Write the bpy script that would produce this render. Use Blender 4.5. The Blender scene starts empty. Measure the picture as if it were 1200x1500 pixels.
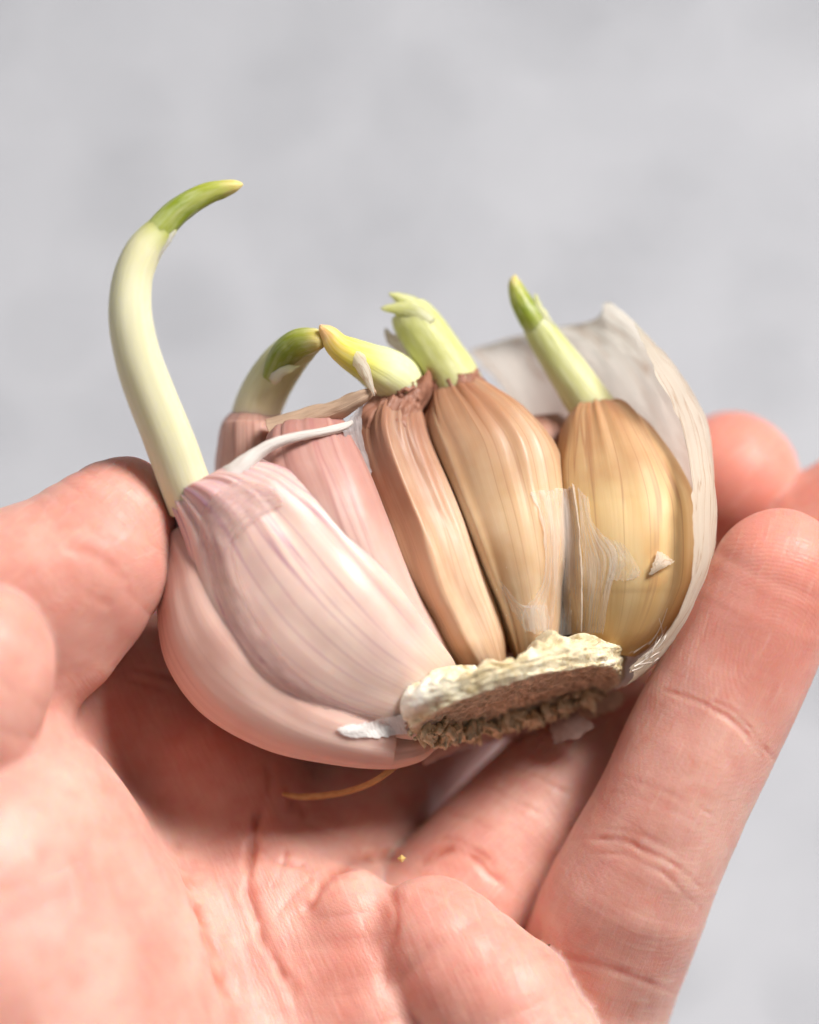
import bpy, math, random
import numpy as np
from mathutils import Vector, Matrix
from mathutils.bvhtree import BVHTree

random.seed(7); rng = np.random.default_rng(7)
SC = bpy.context.scene
COL = SC.collection

# ------------------------------------------------------------------ camera
# Shapes are drafted in millimetres in a drafting frame (x right, y up, z towards the
# viewer) whose origin is the middle of the bulb, then turned into world metres.
PITCH = math.radians(52)          # the lens looks down at the table by this much
DIST = 420.0                      # mm from lens to the bulb
PPM = 14.0                        # photo pixels per mm at the bulb
ORIG = np.array([0.0, 0.0, 0.23]) # the bulb is held 23 cm above the table
AX = np.array([1.0, 0, 0])
AY = np.array([0, math.sin(PITCH), math.cos(PITCH)])
AZ = np.array([0, -math.cos(PITCH), math.sin(PITCH)])

def W(p):
    p = np.asarray(p, float)
    return ORIG + 0.001 * (p[..., 0:1] * AX + p[..., 1:2] * AY + p[..., 2:3] * AZ)

def at(px, py, z):
    k = (DIST - z) / DIST / PPM
    return np.array([(px - 600) * k, (750 - py) * k, z])

cam_d = bpy.data.cameras.new('camera')
cam = bpy.data.objects.new('camera', cam_d); COL.objects.link(cam)
R3 = Matrix((AX, AY, AZ)).transposed()
cam.matrix_world = Matrix.Translation(Vector(W([0, 0, DIST]))) @ R3.to_4x4()
cam_d.sensor_fit = 'VERTICAL'; cam_d.sensor_height = 36
cam_d.lens = 36 * DIST / (1500 / PPM)
cam_d.clip_start = 0.01; cam_d.clip_end = 50
cam_d.dof.use_dof = True
cam_d.dof.focus_distance = (DIST - 4.0) * 0.001
cam_d.dof.aperture_fstop = cam_d.lens / 23.0
SC.camera = cam

# ------------------------------------------------------------------ light
world = bpy.data.worlds.new('World'); SC.world = world; world.use_nodes = True
bg = world.node_tree.nodes['Background']
bg.inputs[0].default_value = (0.93, 0.96, 1.0, 1); bg.inputs[1].default_value = 0.10
KEY = np.array([0.54, 0.66, 0.52])
ld = bpy.data.lights.new('window_light', 'AREA'); ld.shape = 'RECTANGLE'
ld.size = 0.38; ld.size_y = 0.38; ld.energy = 23.5; ld.color = (1.0, 0.965, 0.93)
lo = bpy.data.objects.new('window_light', ld); COL.objects.link(lo)
kp = W(KEY / np.linalg.norm(KEY) * 1100.0)
lo.location = kp
lo.rotation_euler = (Vector(kp) - Vector(ORIG)).to_track_quat('Z', 'Y').to_euler()
# added fill lamp, softly brightens the left side of the bulb
fd = bpy.data.lights.new('fill_light', 'AREA'); fd.shape = 'RECTANGLE'; fd.size = .8; fd.size_y = .8; fd.energy = 4.5; fd.color = (1, .97, .95)
fo = bpy.data.objects.new('fill_light', fd); COL.objects.link(fo)
fp = W(np.array([-.80, .28, .53]) * 1300.0); fo.location = fp
fo.rotation_euler = (Vector(fp) - Vector(ORIG)).to_track_quat('Z', 'Y').to_euler()
SC.view_settings.view_transform = 'Standard'; SC.view_settings.look = 'None'
SC.view_settings.exposure = 0.0; SC.view_settings.gamma = 1.0
SC.view_settings.use_curve_mapping = False
SC.render.engine = 'CYCLES'
SC.cycles.use_denoising = True
try: SC.cycles.denoiser = 'OPENIMAGEDENOISE'
except Exception: pass
SC.cycles.max_bounces = 6; SC.cycles.diffuse_bounces = 3; SC.cycles.glossy_bounces = 2; SC.cycles.transparent_max_bounces = 12
SC.cycles.use_adaptive_sampling = True; SC.cycles.adaptive_threshold = .025; SC.cycles.adaptive_min_samples = 24
SC.cycles.sample_clamp_indirect = 6

# ------------------------------------------------------------------ helpers
def hash3(ix, iy, iz):
    n = (ix.astype(np.int64) * 374761393 + iy.astype(np.int64) * 668265263 + iz.astype(np.int64) * 2147483647 // 7) & 0x7fffffff
    n = ((n ^ (n >> 13)) * 1274126177) & 0x7fffffff
    n = ((n ^ (n >> 15)) * 69069 + 12345) & 0x7fffffff
    return (n & 0xffffff) / float(0xffffff) * 2 - 1

def vnoise(x, y, z):
    x, y, z = np.broadcast_arrays(np.asarray(x, float), np.asarray(y, float), np.asarray(z, float))
    ix, iy, iz = np.floor(x), np.floor(y), np.floor(z)
    fx, fy, fz = x - ix, y - iy, z - iz
    fx, fy, fz = [f * f * f * (f * (f * 6 - 15) + 10) for f in (fx, fy, fz)]
    r = 0
    for a in (0, 1):
        for b in (0, 1):
            for c in (0, 1):
                w = (fx if a else 1 - fx) * (fy if b else 1 - fy) * (fz if c else 1 - fz)
                r = r + w * hash3(ix + a, iy + b, iz + c)
    return r

def fbm(x, y, z, o=3):
    r = 0; a = 1.0
    for i in range(o):
        r = r + a * vnoise(x * 2 ** i + 17 * i, y * 2 ** i + 5 * i, z * 2 ** i); a *= 0.5
    return r

def spline(pts, t, closed=False):
    """Catmull-Rom through rows of pts (uniform), t in 0..1."""
    pts = np.asarray(pts, float); n = len(pts)
    u = np.clip(np.asarray(t, float), 0, 1) * (n - 1)
    i = np.clip(np.floor(u).astype(int), 0, n - 2); f = (u - i)[:, None]
    p0 = pts[np.maximum(i - 1, 0)]; p1 = pts[i]; p2 = pts[i + 1]; p3 = pts[np.minimum(i + 2, n - 1)]
    return 0.5 * (2 * p1 + (p2 - p0) * f + (2 * p0 - 5 * p1 + 4 * p2 - p3) * f ** 2 + (3 * p1 - p0 - 3 * p2 + p3) * f ** 3)

def keyed(keys, t):
    k = np.array(keys, float)
    return np.interp(t, k[:, 0], k[:, 1])

def smooth(e0, e1, x):
    t = np.clip((x - e0) / (e1 - e0), 0, 1); return t * t * (3 - 2 * t)

def tag(o, label=None, cat=None, group=None, kind=None):
    if label: o['label'] = label
    if cat: o['category'] = cat
    if group: o['group'] = group
    if kind: o['kind'] = kind
    return o

def fast_mesh(me, v, faces):
    if not isinstance(faces, np.ndarray):
        me.from_pydata(np.asarray(v).tolist(), [], [tuple(f) for f in faces]); me.update(); return
    k = faces.shape[1]
    me.vertices.add(len(v)); me.vertices.foreach_set('co', np.asarray(v, np.float32).ravel())
    me.loops.add(faces.size); me.loops.foreach_set('vertex_index', faces.astype(np.int32).ravel())
    me.polygons.add(len(faces)); me.polygons.foreach_set('loop_start', np.arange(0, faces.size, k, dtype=np.int32))
    me.update(calc_edges=True); me.validate()

def new_mesh_obj(name, verts_mm, faces, mat, parent=None, base=None, attrs=None, uv=None, smooth_shade=True):
    """verts in the drafting frame (mm); base = world point of the object's own origin."""
    wv = W(verts_mm)
    org = np.array(parent.matrix_world.translation) if parent is not None else (np.array(base) if base is not None else np.zeros(3))
    me = bpy.data.meshes.new(name)
    lv = wv - org
    fast_mesh(me, lv, faces)
    if smooth_shade:
        me.polygons.foreach_set('use_smooth', np.ones(len(me.polygons), bool))
    if attrs:
        for k, v in attrs.items():
            v = np.asarray(v, float)
            if v.ndim == 1:
                a = me.attributes.new(k, 'FLOAT', 'POINT'); a.data.foreach_set('value', v.astype(np.float32))
            else:
                a = me.attributes.new(k, 'FLOAT_VECTOR', 'POINT'); a.data.foreach_set('vector', v.astype(np.float32).ravel())
    me.materials.append(mat)
    o = bpy.data.objects.new(name, me); COL.objects.link(o)
    if parent is not None:
        o.parent = parent
        top = parent
        o.location = (0, 0, 0)
    elif base is not None:
        o.location = base
    return o

def fix_world(o):
    bpy.context.view_layer.update()

def grid_faces(nt, nu, wrap):
    i, j = np.meshgrid(np.arange(nt - 1), np.arange(nu if wrap else nu - 1), indexing='ij')
    j2 = (j + 1) % nu
    return np.stack([i * nu + j, i * nu + j2, (i + 1) * nu + j2, (i + 1) * nu + j], -1).reshape(-1, 4)

# ------------------------------------------------------------------ materials
class NT:
    def __init__(s, name):
        s.m = bpy.data.materials.new(name); s.m.use_nodes = True
        s.t = s.m.node_tree; s.t.nodes.clear()
        s.out = s.n('ShaderNodeOutputMaterial')
    def n(s, typ, **kw):
        nd = s.t.nodes.new(typ)
        for k, v in kw.items():
            if k == 'inp':
                for a, b in v.items():
                    if hasattr(b, 'bl_idname') or isinstance(b, bpy.types.NodeSocket): s.t.links.new(b, nd.inputs[a])
                    else: nd.inputs[a].default_value = b
            else: setattr(nd, k, v)
        return nd
    def math(s, op, a, b=None, c=None, clamp=False):
        nd = s.n('ShaderNodeMath', operation=op, use_clamp=clamp)
        for i, v in enumerate((a, b, c)):
            if v is None: continue
            if isinstance(v, bpy.types.NodeSocket): s.t.links.new(v, nd.inputs[i])
            else: nd.inputs[i].default_value = v
        return nd.outputs[0]
    def attr(s, name, vec=False):
        nd = s.n('ShaderNodeAttribute', attribute_name=name)
        return nd.outputs['Vector'] if vec else nd.outputs['Fac']
    def ramp(s, fac, stops, interp='LINEAR'):
        nd = s.n('ShaderNodeValToRGB'); cr = nd.color_ramp; cr.interpolation = interp
        while len(cr.elements) < len(stops): cr.elements.new(0.5)
        for e, (p, c) in zip(cr.elements, stops):
            e.position = p; e.color = c if len(c) == 4 else (*c, 1)
        s.t.links.new(fac, nd.inputs[0]); return nd.outputs[0]
    def mapr(s, v, a, b, c, d, clamp=True):
        nd = s.n('ShaderNodeMapRange', clamp=clamp)
        s.t.links.new(v, nd.inputs[0])
        for i, q in enumerate((a, b, c, d)): nd.inputs[i + 1].default_value = q
        return nd.outputs[0]
    def mix(s, fac, a, b, mode='MIX'):
        nd = s.n('ShaderNodeMix', data_type='RGBA', blend_type=mode)
        for key, v in ((0, fac), (6, a), (7, b)):
            if isinstance(v, bpy.types.NodeSocket): s.t.links.new(v, nd.inputs[key])
            elif key == 0: nd.inputs[0].default_value = v
            else: nd.inputs[key].default_value = v if len(v) == 4 else (*v, 1)
        return nd.outputs[2]
    def noise(s, vec, scale, detail=3, rough=.55, dist=0.0):
        nd = s.n('ShaderNodeTexNoise')
        if vec is not None: s.t.links.new(vec, nd.inputs['Vector'])
        nd.inputs['Scale'].default_value = scale; nd.inputs['Detail'].default_value = detail
        nd.inputs['Roughness'].default_value = rough; nd.inputs['Distortion'].default_value = dist
        return nd.outputs['Fac']
    def vmul(s, vec, xyz):
        nd = s.n('ShaderNodeVectorMath', operation='MULTIPLY')
        s.t.links.new(vec, nd.inputs[0]); nd.inputs[1].default_value = xyz
        return nd.outputs[0]
    def bump(s, h, strength, distance, nrm=None):
        nd = s.n('ShaderNodeBump'); s.t.links.new(h, nd.inputs['Height'])
        nd.inputs['Strength'].default_value = strength; nd.inputs['Distance'].default_value = distance
        if nrm is not None: s.t.links.new(nrm, nd.inputs['Normal'])
        return nd.outputs[0]
    def link(s, a, b): s.t.links.new(a, b)
    def principled(s, color, rough, nrm=None, sss=0.0, radius=(1, .4, .2), scale=.001, spec=.5, ior=1.4):
        p = s.n('ShaderNodeBsdfPrincipled')
        for k, v in (('Base Color', color), ('Roughness', rough)):
            if isinstance(v, bpy.types.NodeSocket): s.link(v, p.inputs[k])
            else: p.inputs[k].default_value = v if not isinstance(v, tuple) or len(v) == 4 else (*v, 1)
        if nrm is not None: s.link(nrm, p.inputs['Normal'])
        p.inputs['Specular IOR Level'].default_value = spec; p.inputs['IOR'].default_value = ior
        p.inputs['Subsurface Weight'].default_value = sss
        p.inputs['Subsurface Radius'].default_value = radius
        p.inputs['Subsurface Scale'].default_value = scale
        return p

def mat_table():
    s = NT('grey_plaster')
    tc = s.n('ShaderNodeTexCoord').outputs['Object']
    big = s.noise(tc, 11, 4, .6); mid = s.noise(tc, 88, 4, .55, .6); fine = s.noise(tc, 300, 4)
    c = s.mix(s.mapr(big, .3, .7, 0, 1), (.430, .437, .468), (.475, .482, .512))
    c = s.mix(s.mapr(mid, .55, .66, 0, 1), c, (.21, .215, .235))
    c = s.mix(s.mapr(mid, .42, .28, 0, .6), c, (.60, .605, .625))
    b = s.bump(fine, .4, .0006)
    s.link(s.principled(c, .75, b, spec=.3).outputs[0], s.out.inputs[0]); return s.m

def mat_skin():
    s = NT('hand_skin')
    tc = s.n('ShaderNodeTexCoord').outputs['Object']
    fuv = s.attr('fuv', True)                 # along / across the finger in mm
    red = s.attr('red'); cre = s.attr('crease'); ph = s.attr('ridge'); rw = s.attr('ridge_w')
    blot = s.noise(tc, 110, 3, .6); blot2 = s.noise(tc, 420, 4, .65)
    c = s.mix(s.mapr(blot, .36, .64, 0, 1), (.64, .325, .265), (.74, .435, .36))
    c = s.mix(s.mapr(blot2, .48, .70, 0, .40), c, (.64, .25, .19))
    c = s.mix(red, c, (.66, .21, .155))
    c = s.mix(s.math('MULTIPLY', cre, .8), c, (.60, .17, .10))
    # fine relief: lines along the finger, skin cells, papillary ridges
    lv = s.vmul(fuv, (.22, 1.5, 1)); lines = s.noise(lv, 1.0, 3, .6)
    lv2 = s.vmul(fuv, (1.7, .35, 1)); cross = s.noise(lv2, 1.0, 2, .5)
    vo = s.n('ShaderNodeTexVoronoi', feature='DISTANCE_TO_EDGE'); s.link(tc, vo.inputs['Vector']); vo.inputs['Scale'].default_value = 2400
    cell = s.mapr(vo.outputs['Distance'], 0, .18, 0, 1)
    wob = s.noise(tc, 260, 2)
    rid = s.math('SINE', s.math('ADD', s.math('MULTIPLY', ph, 2 * math.pi / .46), s.math('MULTIPLY', wob, 9.0)))
    rid = s.math('MULTIPLY', s.math('MULTIPLY', rid, rw), s.mapr(s.noise(tc, 190, 2), .35, .62, .15, 1))
    h = s.math('ADD', s.math('MULTIPLY', lines, 1.5), s.math('MULTIPLY', cross, .5))
    n1 = s.bump(h, .5, .00015)
    n2 = s.bump(cell, .25, .00004, n1)
    n3 = s.bump(rid, .45, .000017, n2)
    ro = s.mapr(s.noise(tc, 700, 3), .3, .7, .36, .52)
    c = s.mix(s.math('MULTIPLY', s.mapr(lines, .55, .72, 0, .12), 1.0), c, (.88, .70, .62))
    p = s.principled(c, ro, n3, sss=1.0, radius=(3.8, .95, .42), scale=.00078, spec=.45)
    s.link(p.outputs[0], s.out.inputs[0]); return s.m

def mat_clove(name, base, light, dark, tipcol, footcol, vein, veinamt=.6, sss=.5, tip=(.76, .98), rough=.38):
    s = NT(name)
    uv = s.attr('guv', True)                  # x around (mm-ish), y along 0..1, z seed
    tc = s.n('ShaderNodeTexCoord').outputs['Object']
    sep = s.n('ShaderNodeSeparateXYZ'); s.link(uv, sep.inputs[0]); v = sep.outputs['Y']
    st = s.noise(s.vmul(uv, (.55, 1.2, 1)), 1.0, 3, .5, .3)
    fine = s.noise(s.vmul(uv, (5.0, 1.4, 1)), 1.0, 4, .6)
    blot = s.noise(tc, 130, 3, .55)
    c = s.mix(s.mapr(st, .35, .68, 0, 1), base, light)
    c = s.mix(s.mapr(blot, .46, .70, 0, .62), c, dark)
    c = s.mix(s.mapr(fine, .54, .72, 0, .17), c, dark)
    c = s.mix(s.mapr(fine, .44, .30, 0, .13), c, light)
    vv = s.noise(s.vmul(uv, (.9, .45, 3)), 1.0, 2, .4, .15)
    vl = s.math('ABSOLUTE', s.math('SUBTRACT', vv, .5))
    tipf = s.mapr(v, tip[0], tip[1], 0, 1)
    tipn = s.math('MULTIPLY', tipf, s.mapr(st, .25, .7, 1.0, .6))
    c = s.mix(tipn, c, tipcol)
    c = s.mix(s.math('MULTIPLY', s.mapr(vl, .026, .002, 0, veinamt * .8), s.mapr(v, .05, .85, .25, 1)), c, vein)
    c = s.mix(s.mapr(v, .22, .0, 0, .75), c, footcol)
    lines = s.noise(s.vmul(uv, (3.0, 1.5, 1)), 1.0, 4, .6)
    b = s.bump(lines, .4, .00007)
    b = s.bump(fine, .3, .00004, b)
    ro = s.mapr(blot, .3, .7, rough - .06, rough + .1)
    p = s.principled(c, ro, b, sss=sss, radius=(1.6, .9, .5), scale=.0009, spec=.45)
    s.link(p.outputs[0], s.out.inputs[0]); return s.m

def mat_paper(name, col, dark, trans=.5, veins=.4, alpha=1.0, rough=.4, vscale=(.55, 1.2, 1)):
    s = NT(name)
    uv = s.attr('guv', True); tc = s.n('ShaderNodeTexCoord').outputs['Object']
    st = s.noise(s.vmul(uv, (1.6, 1.0, 1)), 1.0, 4, .6, .2)
    vv = s.noise(s.vmul(uv, vscale), 1.0, 2, .45, .3)
    vl = s.math('ABSOLUTE', s.math('SUBTRACT', vv, .5))
    c = s.mix(s.mapr(st, .3, .7, 0, 1), col, tuple(.86 * x + .14 * y for x, y in zip(col, dark)))
    c = s.mix(s.mapr(vl, .026, .003, 0, veins), c, dark)
    h = s.noise(s.vmul(uv, (3.2, 1.6, 1)), 1.0, 4, .6)
    b = s.bump(h, .6, .0003)
    p = s.principled(c, rough, b, spec=.5)
    tr = s.n('ShaderNodeBsdfTranslucent'); s.link(c, tr.inputs[0]); s.link(b, tr.inputs['Normal'])
    mx = s.n('ShaderNodeMixShader'); mx.inputs[0].default_value = trans
    s.link(p.outputs[0], mx.inputs[1]); s.link(tr.outputs[0], mx.inputs[2])
    out = mx.outputs[0]
    if alpha < 1:
        tp = s.n('ShaderNodeBsdfTransparent'); m2 = s.n('ShaderNodeMixShader')
        a = s.mapr(st, .32, .72, max(.06, alpha - .28), min(1, alpha + .25))
        s.link(a, m2.inputs[0]); s.link(tp.outputs[0], m2.inputs[1]); s.link(out, m2.inputs[2]); out = m2.outputs[0]
    s.link(out, s.out.inputs[0]); return s.m

def mat_sprout(name, stops):
    s = NT(name)
    uv = s.attr('guv', True); tc = s.n('ShaderNodeTexCoord').outputs['Object']
    sep = s.n('ShaderNodeSeparateXYZ'); s.link(uv, sep.inputs[0])
    st = s.noise(s.vmul(uv, (1.6, 4, 1)), 1.0, 3, .55)
    f = s.math('ADD', sep.outputs['Y'], s.math('MULTIPLY', s.math('SUBTRACT', st, .5), .10))
    c = s.ramp(f, stops)
    c = s.mix(s.mapr(st, .45, .7, 0, .22), c, (.88, .87, .70))
    fine = s.noise(s.vmul(uv, (3.2, .8, 1)), 1.0, 4, .6)
    c = s.mix(s.mapr(fine, .52, .66, 0, .30), c, (.52, .50, .22))
    b = s.bump(fine, .4, .00014)
    p = s.principled(c, .42, b, sss=.7, radius=(1.0, 1.0, .45), scale=.0011, spec=.5)
    s.link(p.outputs[0], s.out.inputs[0]); return s.m

def mat_plate():
    s = NT('basal_plate_fibre')
    tc = s.n('ShaderNodeTexCoord').outputs['Object']; br = s.attr('brown'); sc = s.attr('scar')
    n1 = s.noise(tc, 900, 5, .65); n2 = s.noise(tc, 330, 4, .6, .6)
    cream = s.mix(s.mapr(n2, .35, .62, 0, 1), (.62, .50, .29), (.86, .79, .60))
    cream = s.mix(s.mapr(n1, .52, .66, 0, .75), cream, (.42, .31, .14))
    cream = s.mix(sc, cream, s.mix(s.mapr(n1, .4, .7, 0, .5), (.92, .89, .78), (.80, .74, .52)))
    brown = s.mix(s.mapr(n1, .4, .62, 0, 1), (.50, .36, .23), (.80, .64, .44))
    c = s.mix(br, cream, brown)
    b = s.bump(n1, .7, .0005)
    s.link(s.principled(c, .65, b, sss=.25, radius=(1, .7, .4), scale=.0006, spec=.3).outputs[0], s.out.inputs[0]); return s.m

def mat_plain(name, c1, c2, scale=600, rough=.6, sss=0.0):
    s = NT(name); tc = s.n('ShaderNodeTexCoord').outputs['Object']
    n = s.noise(tc, scale, 4, .6)
    c = s.mix(s.mapr(n, .35, .65, 0, 1), c1, c2)
    s.link(s.principled(c, rough, s.bump(n, .5, .0003), sss=sss, scale=.0006, spec=.35).outputs[0], s.out.inputs[0]); return s.m

# ------------------------------------------------------------------ table
def build_table():
    me = bpy.data.meshes.new('table_surface')
    a = 3.0
    me.from_pydata([(-a, -a, 0), (a, -a, 0), (a, a, 0), (-a, a, 0), (-a, -a, -.04), (a, -a, -.04), (a, a, -.04), (-a, a, -.04)], [],
                   [(0, 1, 2, 3), (7, 6, 5, 4), (0, 4, 5, 1), (1, 5, 6, 2), (2, 6, 7, 3), (3, 7, 4, 0)])
    me.materials.append(mat_table())
    o = bpy.data.objects.new('table_surface', me); COL.objects.link(o); tag(o, kind='structure')
build_table()

# ------------------------------------------------------------------ hand (signed distance field -> surface)
def smin(a, b, k):
    h = np.clip(.5 + .5 * (b - a) / k, 0, 1)
    return b + (a - b) * h - k * h * (1 - h)

def chain_pts(keys, n):
    P = np.array([[*at(x, y, z), r] for x, y, z, r in keys])
    return spline(P, np.linspace(0, 1, n))

def sd_chain(p, C):
    lo, hi = (C[:, :3] - C[:, 3:]).min(0), (C[:, :3] + C[:, 3:]).max(0)
    bd = np.sqrt((np.maximum(np.maximum(lo - p, p - hi), 0) ** 2).sum(1))
    near = bd < 10
    D = bd + 1.0; S_ = np.zeros(len(p))
    dn, sn, acc = sd_chain_all(p[near], C)
    D[near] = dn; S_[near] = sn
    return D, S_, acc

def sd_chain_all(p, C):
    d = np.full(len(p), 1e9); s_at = np.zeros(len(p)); acc = 0.0
    for a, b in zip(C[:-1], C[1:]):
        ba = b[:3] - a[:3]; L2 = ba @ ba
        q = p - a[:3]
        h = np.clip(q @ ba / L2, 0, 1)
        dd = np.sqrt(((q - h[:, None] * ba) ** 2).sum(1)) - (a[3] + (b[3] - a[3]) * h)
        m = dd < d
        d = np.where(m, dd, d); s_at = np.where(m, acc + h * math.sqrt(L2), s_at)
        acc += math.sqrt(L2)
    return d, s_at, acc

def sd_ell(p, c, r):
    q = p - c; k0 = np.sqrt(((q / r) ** 2).sum(1)); k1 = np.sqrt(((q / (r * r)) ** 2).sum(1))
    return k0 * (k0 - 1) / np.maximum(k1, 1e-6)

FING = {
    'little': chain_pts([(800, 1640, -9, 9.0), (856, 1470, -7, 9.0), (886, 1395, -4.5, 8.8), (920, 1315, -2, 8.6), (970, 1208, -.5, 7.9), (1018, 1105, 0, 7.8), (1075, 985, 0, 7.7), (1112, 905, .5, 7.5), (1140, 842, 1, 7.0)], 17),
    'ring': chain_pts([(600, 1410, -9, 9.5), (700, 1300, -11, 9.0), (818, 1179, -14, 8.8), (915, 1082, -19, 8.5), (1010, 990, -21, 8.5), (1123, 869, -18.5, 8.2), (1210, 795, -16, 8.0), (1290, 735, -15, 7.2)], 14),
    'middle': chain_pts([(446, 1285, -13, 10), (512, 1192, -19, 9.0), (590, 1082, -25, 8.6), (712, 975, -31, 8.5), (862, 880, -31, 8.5), (990, 785, -25, 8.2), (1072, 704, -18, 7.5)], 13),
    'index': chain_pts([(290, 1100, -17, 10), (370, 1010, -23, 9.4), (480, 920, -28, 9), (640, 840, -30, 8.6), (800, 750, -27, 8)], 9),
    'thumb': chain_pts([(-160, 1020, 2, 9), (-80, 920, 5, 8.8), (12, 868, 7, 8.6), (80, 846, 6, 8.5), (126, 812, 5, 7.9), (166, 758, 4, 6.0), (184, 730, 3.5, 4.3)], 13),
}
THEN = chain_pts([(-260, 1120, 2, 17), (-150, 1230, 5, 21), (-60, 1400, 6, 24), (20, 1640, 6, 25), (60, 1950, 2, 25)], 8)
THTIP = chain_pts([(-20, 985, 5, 8.6), (55, 925, 5, 8.6), (122, 845, 5, 8.0), (166, 815, 4.5, 5.6), (186, 785, 4, 4.4)], 8)
PROX = chain_pts([(-240, 1200, 12, 13), (-120, 1090, 15, 10.5), (-62, 1010, 16, 9.2), (-34, 972, 16, 8.0)], 7)
FILL = chain_pts([(380, 1110, -22, 9.5), (500, 1060, -27, 9.5), (640, 980, -33, 9)], 5)
WEB = chain_pts([(-60, 1120, -3, 9), (110, 1030, -11, 9.5), (230, 985, -19, 10), (300, 1010, -22, 10)], 7)
PALM = chain_pts([(300, 1190, -18, 13), (370, 1350, -13, 16), (430, 1560, -8, 18), (350, 1900, -6, 22)], 6)
PAD1 = chain_pts([(632, 1372, 2, 6.4), (682, 1432, 3.5, 7.6), (760, 1560, 4, 9.5), (700, 1900, 0, 15)], 7)
PAD2 = chain_pts([(515, 1345, 0, 5.2), (525, 1430, 1, 6.5), (545, 1560, 2, 8.5)], 5)
MOUND = (at(290, 1120, -13), np.array([10.5, 8.5, 9.5]))

WRIST = chain_pts([(360, 1800, -6, 22), (250, 2100, -6, 24), (180, 2500, -6, 22), (130, 3000, -8, 24), (90, 3500, -8, 26)], 7)
def hand_sdf(p, info=False):
    d_pal, _, _ = sd_chain(p, PALM)
    d_the, _, _ = sd_chain(p, THEN)
    d_p1, _, _ = sd_chain(p, PAD1); d_p2, _, _ = sd_chain(p, PAD2)
    d_m = sd_ell(p, *MOUND)
    palm = smin(d_pal, d_m, 3.0)
    palm = smin(palm, d_p2, 2.5); palm = smin(palm, d_p1, 1.6)
    palm = smin(palm, d_the, 7.0); palm = smin(palm, sd_chain(p, WRIST)[0], 9.0)
    res = {}
    for k, C in FING.items():
        res[k] = sd_chain(p, C)
    palm = smin(palm, sd_chain(p, WEB)[0], 5.0); palm = smin(palm, sd_chain(p, FILL)[0], 3.0)
    t = smin(palm, res['thumb'][0], 1.5)
    t = smin(t, sd_chain(p, THTIP)[0], 3.0)
    t = smin(t, sd_chain(p, PROX)[0], .7)
    d = smin(t, res['index'][0], 3.0)
    d = smin(d, res['middle'][0], 1.3)
    d = smin(d, res['ring'][0], .35)
    # the little finger hides behind its own pad
    d = smin(d, res['little'][0], .4)
    if not info: return d
    return d, res, palm

def surface_nets(F, org, h):
    S = F < 0
    nx, ny, nz = F.shape
    cs = [S[i:nx - 1 + i, j:ny - 1 + j, k:nz - 1 + k] for i in (0, 1) for j in (0, 1) for k in (0, 1)]
    cnt = sum(c.astype(np.int8) for c in cs)
    act = (cnt > 0) & (cnt < 8)
    idx = -np.ones(act.shape, np.int64); cells = np.argwhere(act); idx[act] = np.arange(len(cells))
    offs = [(i, j, k) for i in (0, 1) for j in (0, 1) for k in (0, 1)]
    acc = np.zeros((len(cells), 3)); n = np.zeros(len(cells))
    for a in offs:
        for b in offs:
            if a < b and sum(abs(x - y) for x, y in zip(a, b)) == 1:
                fa = F[tuple((cells + a).T)]; fb = F[tuple((cells + b).T)]
                m = (fa < 0) != (fb < 0)
                t = np.where(m, fa / np.where(m, fa - fb, 1), 0)
                pos = np.array(a) + t[:, None] * (np.array(b) - np.array(a))
                acc += pos * m[:, None]; n += m
    V = org + h * (cells + acc / n[:, None])
    Q = []
    for ax in range(3):
        sl0 = [slice(None)] * 3; sl1 = [slice(None)] * 3
        sl0[ax] = slice(0, -1); sl1[ax] = slice(1, None)
        chg = S[tuple(sl0)] != S[tuple(sl1)]
        e = np.argwhere(chg)
        o1, o2 = [(1, 2), (2, 0), (0, 1)][ax]
        ok = (e[:, o1] > 0) & (e[:, o2] > 0) & (e[:, o1] < F.shape[o1] - 1) & (e[:, o2] < F.shape[o2] - 1)
        e = e[ok]
        def cell(d1, d2):
            c = e.copy(); c[:, o1] -= d1; c[:, o2] -= d2; return idx[tuple(c.T)]
        q = np.stack([cell(1, 1), cell(0, 1), cell(0, 0), cell(1, 0)], 1)
        ins = S[tuple(e.T)]
        q[~ins] = q[~ins][:, ::-1]
        Q.append(q)
    return V, np.concatenate(Q)

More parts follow.
